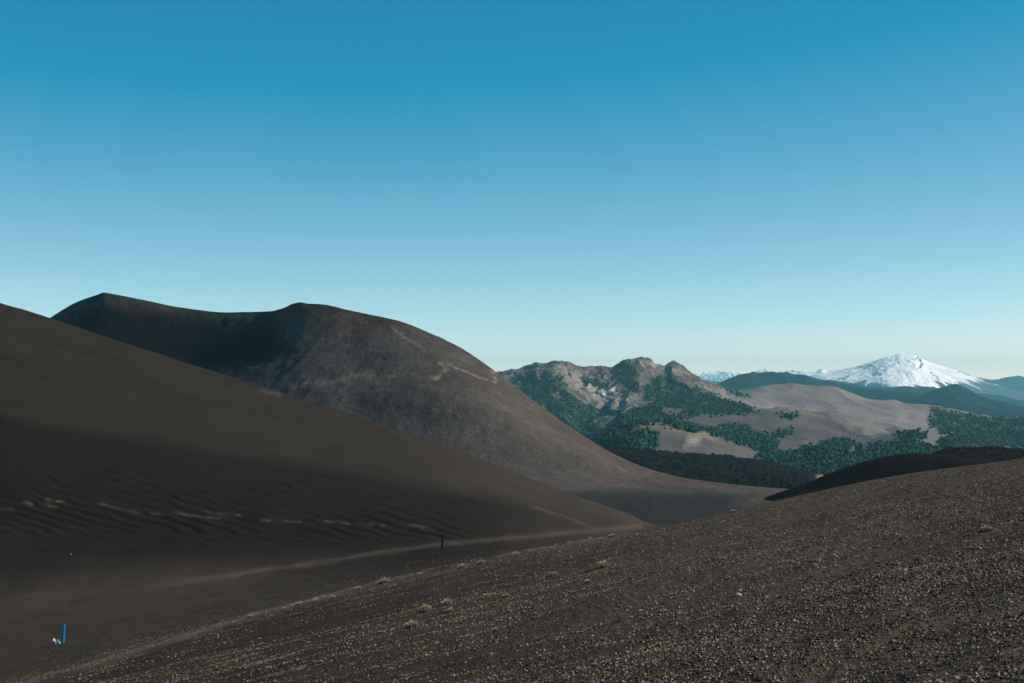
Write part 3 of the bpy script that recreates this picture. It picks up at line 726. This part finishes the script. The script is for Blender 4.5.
M_blue = plain('blue_paint', (0.006, 0.125, 0.29), 0.5, 0.2, 9)
M_navy = plain('dark_blue_paint', (0.005, 0.020, 0.042), 0.6, 0.3, 9)
M_wood_end = plain('weathered_wood', (0.06, 0.12, 0.20), 0.9, 0.3, 30)
M_white = plain('white_paint', (0.82, 0.78, 0.72), 0.8, 0.1, 12)
M_redp = plain('red_paint', (0.50, 0.10, 0.07), 0.7, 0.2, 20)
M_palestone = plain('pale_stone', (0.55, 0.55, 0.54), 0.85, 0.2, 20, 0.01)
M_darkred = plain('red_scoria', (0.22, 0.03, 0.025), 0.9, 0.3, 40)

def trail_post(x, y, hpx, wpx, mat, lean, label, yaw):
    p = at(x, y); hgt = hpx/F*p[1]; wd = wpx/F*p[1]
    root = bpy.data.objects.new('trail_post', None); COL.objects.link(root); root.location = p
    root.rotation_euler = (0, R(lean), R(yaw))
    tag(root, label, 'trail post')
    bm_obj('shaft', post_bm(wd, wd, hgt*0.94, -0.4, 0.0), mat, parent=root)
    c = bm_obj('cap', post_bm(wd*1.02, wd*1.02, hgt*0.06, 0.0, 0.03*wd), M_wood_end if mat is M_blue else mat, parent=root); c.location.z = hgt*0.94+0.002
    return root
trail_post(63.2, 643, 18.5, 2.4, M_blue, 3.5, 'bright blue wooden trail post leaning beside two white marker stones on the gully floor', 48)
trail_post(441.8, 549.3, 14.6, 1.9, M_navy, 3.0, 'dark navy trail post standing alone beside the faint footpath below the ash hillside', 20)

p = at(58.2, 644); s = p[1]/F
o = bm_obj('marker_stone', stone_bm(2.2*s, 1.6*s, 3.3*s, 3), M_white, (p[0], p[1], p[2]+2.0*s)); o.rotation_euler = (0, R(-12), 0.4)
tag(o, 'white painted marker stone, the nearer of two to the blue post', 'marker stone')
o = bm_obj('marker_stone', stone_bm(1.9*s, 1.5*s, 3.6*s, 8), M_white, (p[0]-4.6*s, p[1]+0.05, p[2]+2.2*s)); o.rotation_euler = (0, R(-14), 1.1)
tag(o, 'white pointed marker stone with a red painted side, left of the plainer white one', 'marker stone')
c = bm_obj('red_paint', stone_bm(1.0*s, 1.2*s, 2.4*s, 9), M_redp, (-1.1*s, -0.45*s, -0.5*s), o); c['label'] = 'red painted side'

p = at(30, 614.5); s = p[1]/F
root = bpy.data.objects.new('wooden_stake', None); COL.objects.link(root); root.location = p; root.rotation_euler = (0, R(4), 0.3)
tag(root, 'tiny rusty red stake upright on the dark gully floor left of the blue post', 'stake')
bm_obj('stick', post_bm(1.1*s, 1.1*s, 3.4*s, -0.1), plain('rusty_stake', (0.22, 0.055, 0.035), 0.9), parent=root)

for (x, y, w_, h_, lab, m) in ((738, 596, 4.6, 2.3, 'pale grey white stone lying on the brown gravel slope', M_palestone),
                           (71, 554.5, 0.8, 0.8, 'tiny white stone on the dark rippled ash above the blue post', M_palestone),
                           (972, 635, 2.4, 1.8, 'small dark red stone in the gravel at lower right', M_darkred),
                           (854, 526, 1.3, 1.1, 'tiny dark red stone high on the gravel slope below the crest', M_darkred),
                           (640, 611, 2.4, 1.2, 'flat whitish pebble on the slope right of the yellow tufts', M_palestone)):
    p = at(x, y); s = p[1]/F
    o = bm_obj('stone', stone_bm(w_*s, w_*0.8*s, h_*s, int(x)), m, (p[0], p[1], p[2]+h_*0.4*s)); o.rotation_euler = (0.1, R(-12), x)
    tag(o, lab, 'stone')

# tussocks: a domed cushion of upright dry blades on a small ash hummock
M_blade = material('dry_grass'); b = NB(M_blade, 0.8)
b.color(b.mix(b.attr('tone'), (0.14, 0.13, 0.065), (0.78, 0.67, 0.47)))
M_blade.node_tree.nodes.update() if hasattr(M_blade.node_tree.nodes, 'update') else None
M_hum = plain('hummock_ash', (0.050, 0.043, 0.036), 0.95, 0.4, 25, 0.02)
def tussock(name, pos, wd, hg, seed, label, n=260, group=None, hum=True):
    r = np.random.default_rng(seed)
    root = bpy.data.objects.new(name, None); COL.objects.link(root); root.location = pos
    tag(root, label, 'tussock', group)
    sl = AX if pos[1] < 70 else 0.0
    V, T, tone = [], [], []
    for k in range(n):
        a = r.uniform(0, 6.283); q = math.sqrt(r.random())
        bx = q*wd*math.cos(a); by = q*wd*0.7*math.sin(a); dome = max(0.0, 1-q*q)
        bz = sl*bx+BY*by*(1 if sl else 0)+(hg*0.55*dome if hum else -0.01)
        L = hg*r.uniform(0.35, 0.8)*(0.6+0.4*dome); ox, oy = r.normal(0, 0.35, 2)+np.array([bx, by])/wd*0.5
        tw = r.uniform(0, 3.14); hw = max(0.004, wd*0.022)*r.uniform(0.7, 1.4)
        i = len(V)
        V += [(bx-hw*math.cos(tw), by-hw*math.sin(tw), bz), (bx+hw*math.cos(tw), by+hw*math.sin(tw), bz),
              (bx+0.5*L*ox+hw*.7*math.cos(tw), by+0.5*L*oy+hw*.7*math.sin(tw), bz+L*0.65), (bx+L*ox, by+L*oy, bz+L)]
        T += [(i, i+1, i+2), (i, i+2, i+3)]; tn_ = r.random(); tn_ = tn_**0.6; tone += [tn_*0.2, tn_*0.2, tn_*0.8, tn_]
    o = mesh_np('grass_blades', np.array(V), np.array(T), M_blade, {'tone': np.array(tone)}, smooth=False)
    o.parent = root
    if hum:
        bm = stone_bm(wd*1.15, wd*0.85, hg*0.75, seed, 3, 0.3)
        for v in bm.verts: v.co.z += sl*v.co.x-0.12*hg
        bm_obj('hummock', bm, M_hum, parent=root, smooth=True)
    return root
NAMED = [
 (603, 568, 10, 7, 'largest green grey tussock alone on its mound, high on the slope'),
 (447, 605, 9, 6, 'dry tussock topmost in the cluster of clumps on the middle slope'),
 (425, 612, 10, 7, 'yellowish tussock in the middle of the slope cluster, above the lowest clump'),
 (412, 628, 10, 7, 'lowest and leftmost dry tussock of the slope cluster'),
 (450, 612, 6, 4, 'small straw coloured tuft just under the topmost tussock of the cluster'),
 (506, 597, 6, 3.5, 'flat straw tuft right of the tussock cluster'),
 (487, 597, 4, 3, 'short tuft between the cluster and the flat straw tuft'),
 (588, 583, 5, 3.5, 'forked pale tuft below the largest lone tussock'),
 (496, 631, 3, 3, 'pale sprig standing alone below the cluster of tussocks'),
 (985, 531, 10, 5, 'dark olive tussock casting a long shadow near the right edge'),
 (384, 583, 9, 5, 'thick olive tussock on the pale berm, tallest along the path edge'),
 (357, 590, 6, 3.5, 'low dry tussock on the berm left of the tallest one there'),
 (316, 602, 6, 3.5, 'low tussock at the lower end of the tufted berm'),
 (299, 605, 6, 3.5, 'flat pale clump where the tufts along the path edge begin'),
 (462, 568, 8, 4, 'long dry clump on the berm right of the tallest berm tussock'),
 (480, 564, 6, 4, 'rounded tuft on the berm just below the navy post'),
 (515, 556, 8, 4, 'uppermost long pale clump on the tufted berm'),
 (555, 575, 4, 3, 'thin green tuft left of the largest lone tussock'),
 (250, 617, 5, 2.6, 'small whitish clump on the pale path edge, lowest on the berm'),
 (612, 537, 7, 3, 'pale clump at the upper end of the path edge'),
 (733, 512, 5, 2.2, 'tiny pale clump on the crest in the middle of the slope skyline'),
 (333, 598, 5, 3, 'small dry clump on the berm between two low tussocks'),
]
for i, (x, y, wpx, hpx, lab) in enumerate(NAMED):
    p = at(x, y); s = p[1]/F
    tussock('grass_tussock', p, wpx*s*0.62, hpx*s, 500+i, lab)
for k in range(26):                                              # low straw clumps strung along the path edge
    x = 215+400*((k+RNG.random()*0.8)/26); X_ = float((x-512)/F*crest_Y(x))
    y = float(crest_y(x))-1.0+RNG.uniform(-1.2, 1.6); p = at(x, y); s = p[1]/F
    tussock('straw_clump', p, RNG.uniform(1.4, 3.4)*s, RNG.uniform(1.4, 2.6)*s, 900+k, 'low straw coloured clump of dry grass strung along the pale path edge', 70, 'straw clumps along the path edge', False)
tinyP = []
rt = np.random.default_rng(5)
for k in range(34):
    x = rt.uniform(330, 700); y = float(crest_y(x))+rt.uniform(6, 75); tinyP.append((x, y))
for i, (x, y) in enumerate(tinyP):
    p = at(x, y); s = p[1]/F
    tussock('grass_sprig', p, rt.uniform(.8, 1.8)*s, rt.uniform(1.2, 2.4)*s, 700+i, 'tiny dry sprig of grass scattered on the dark gravel slope', 30, 'dry sprigs on the gravel slope', False)
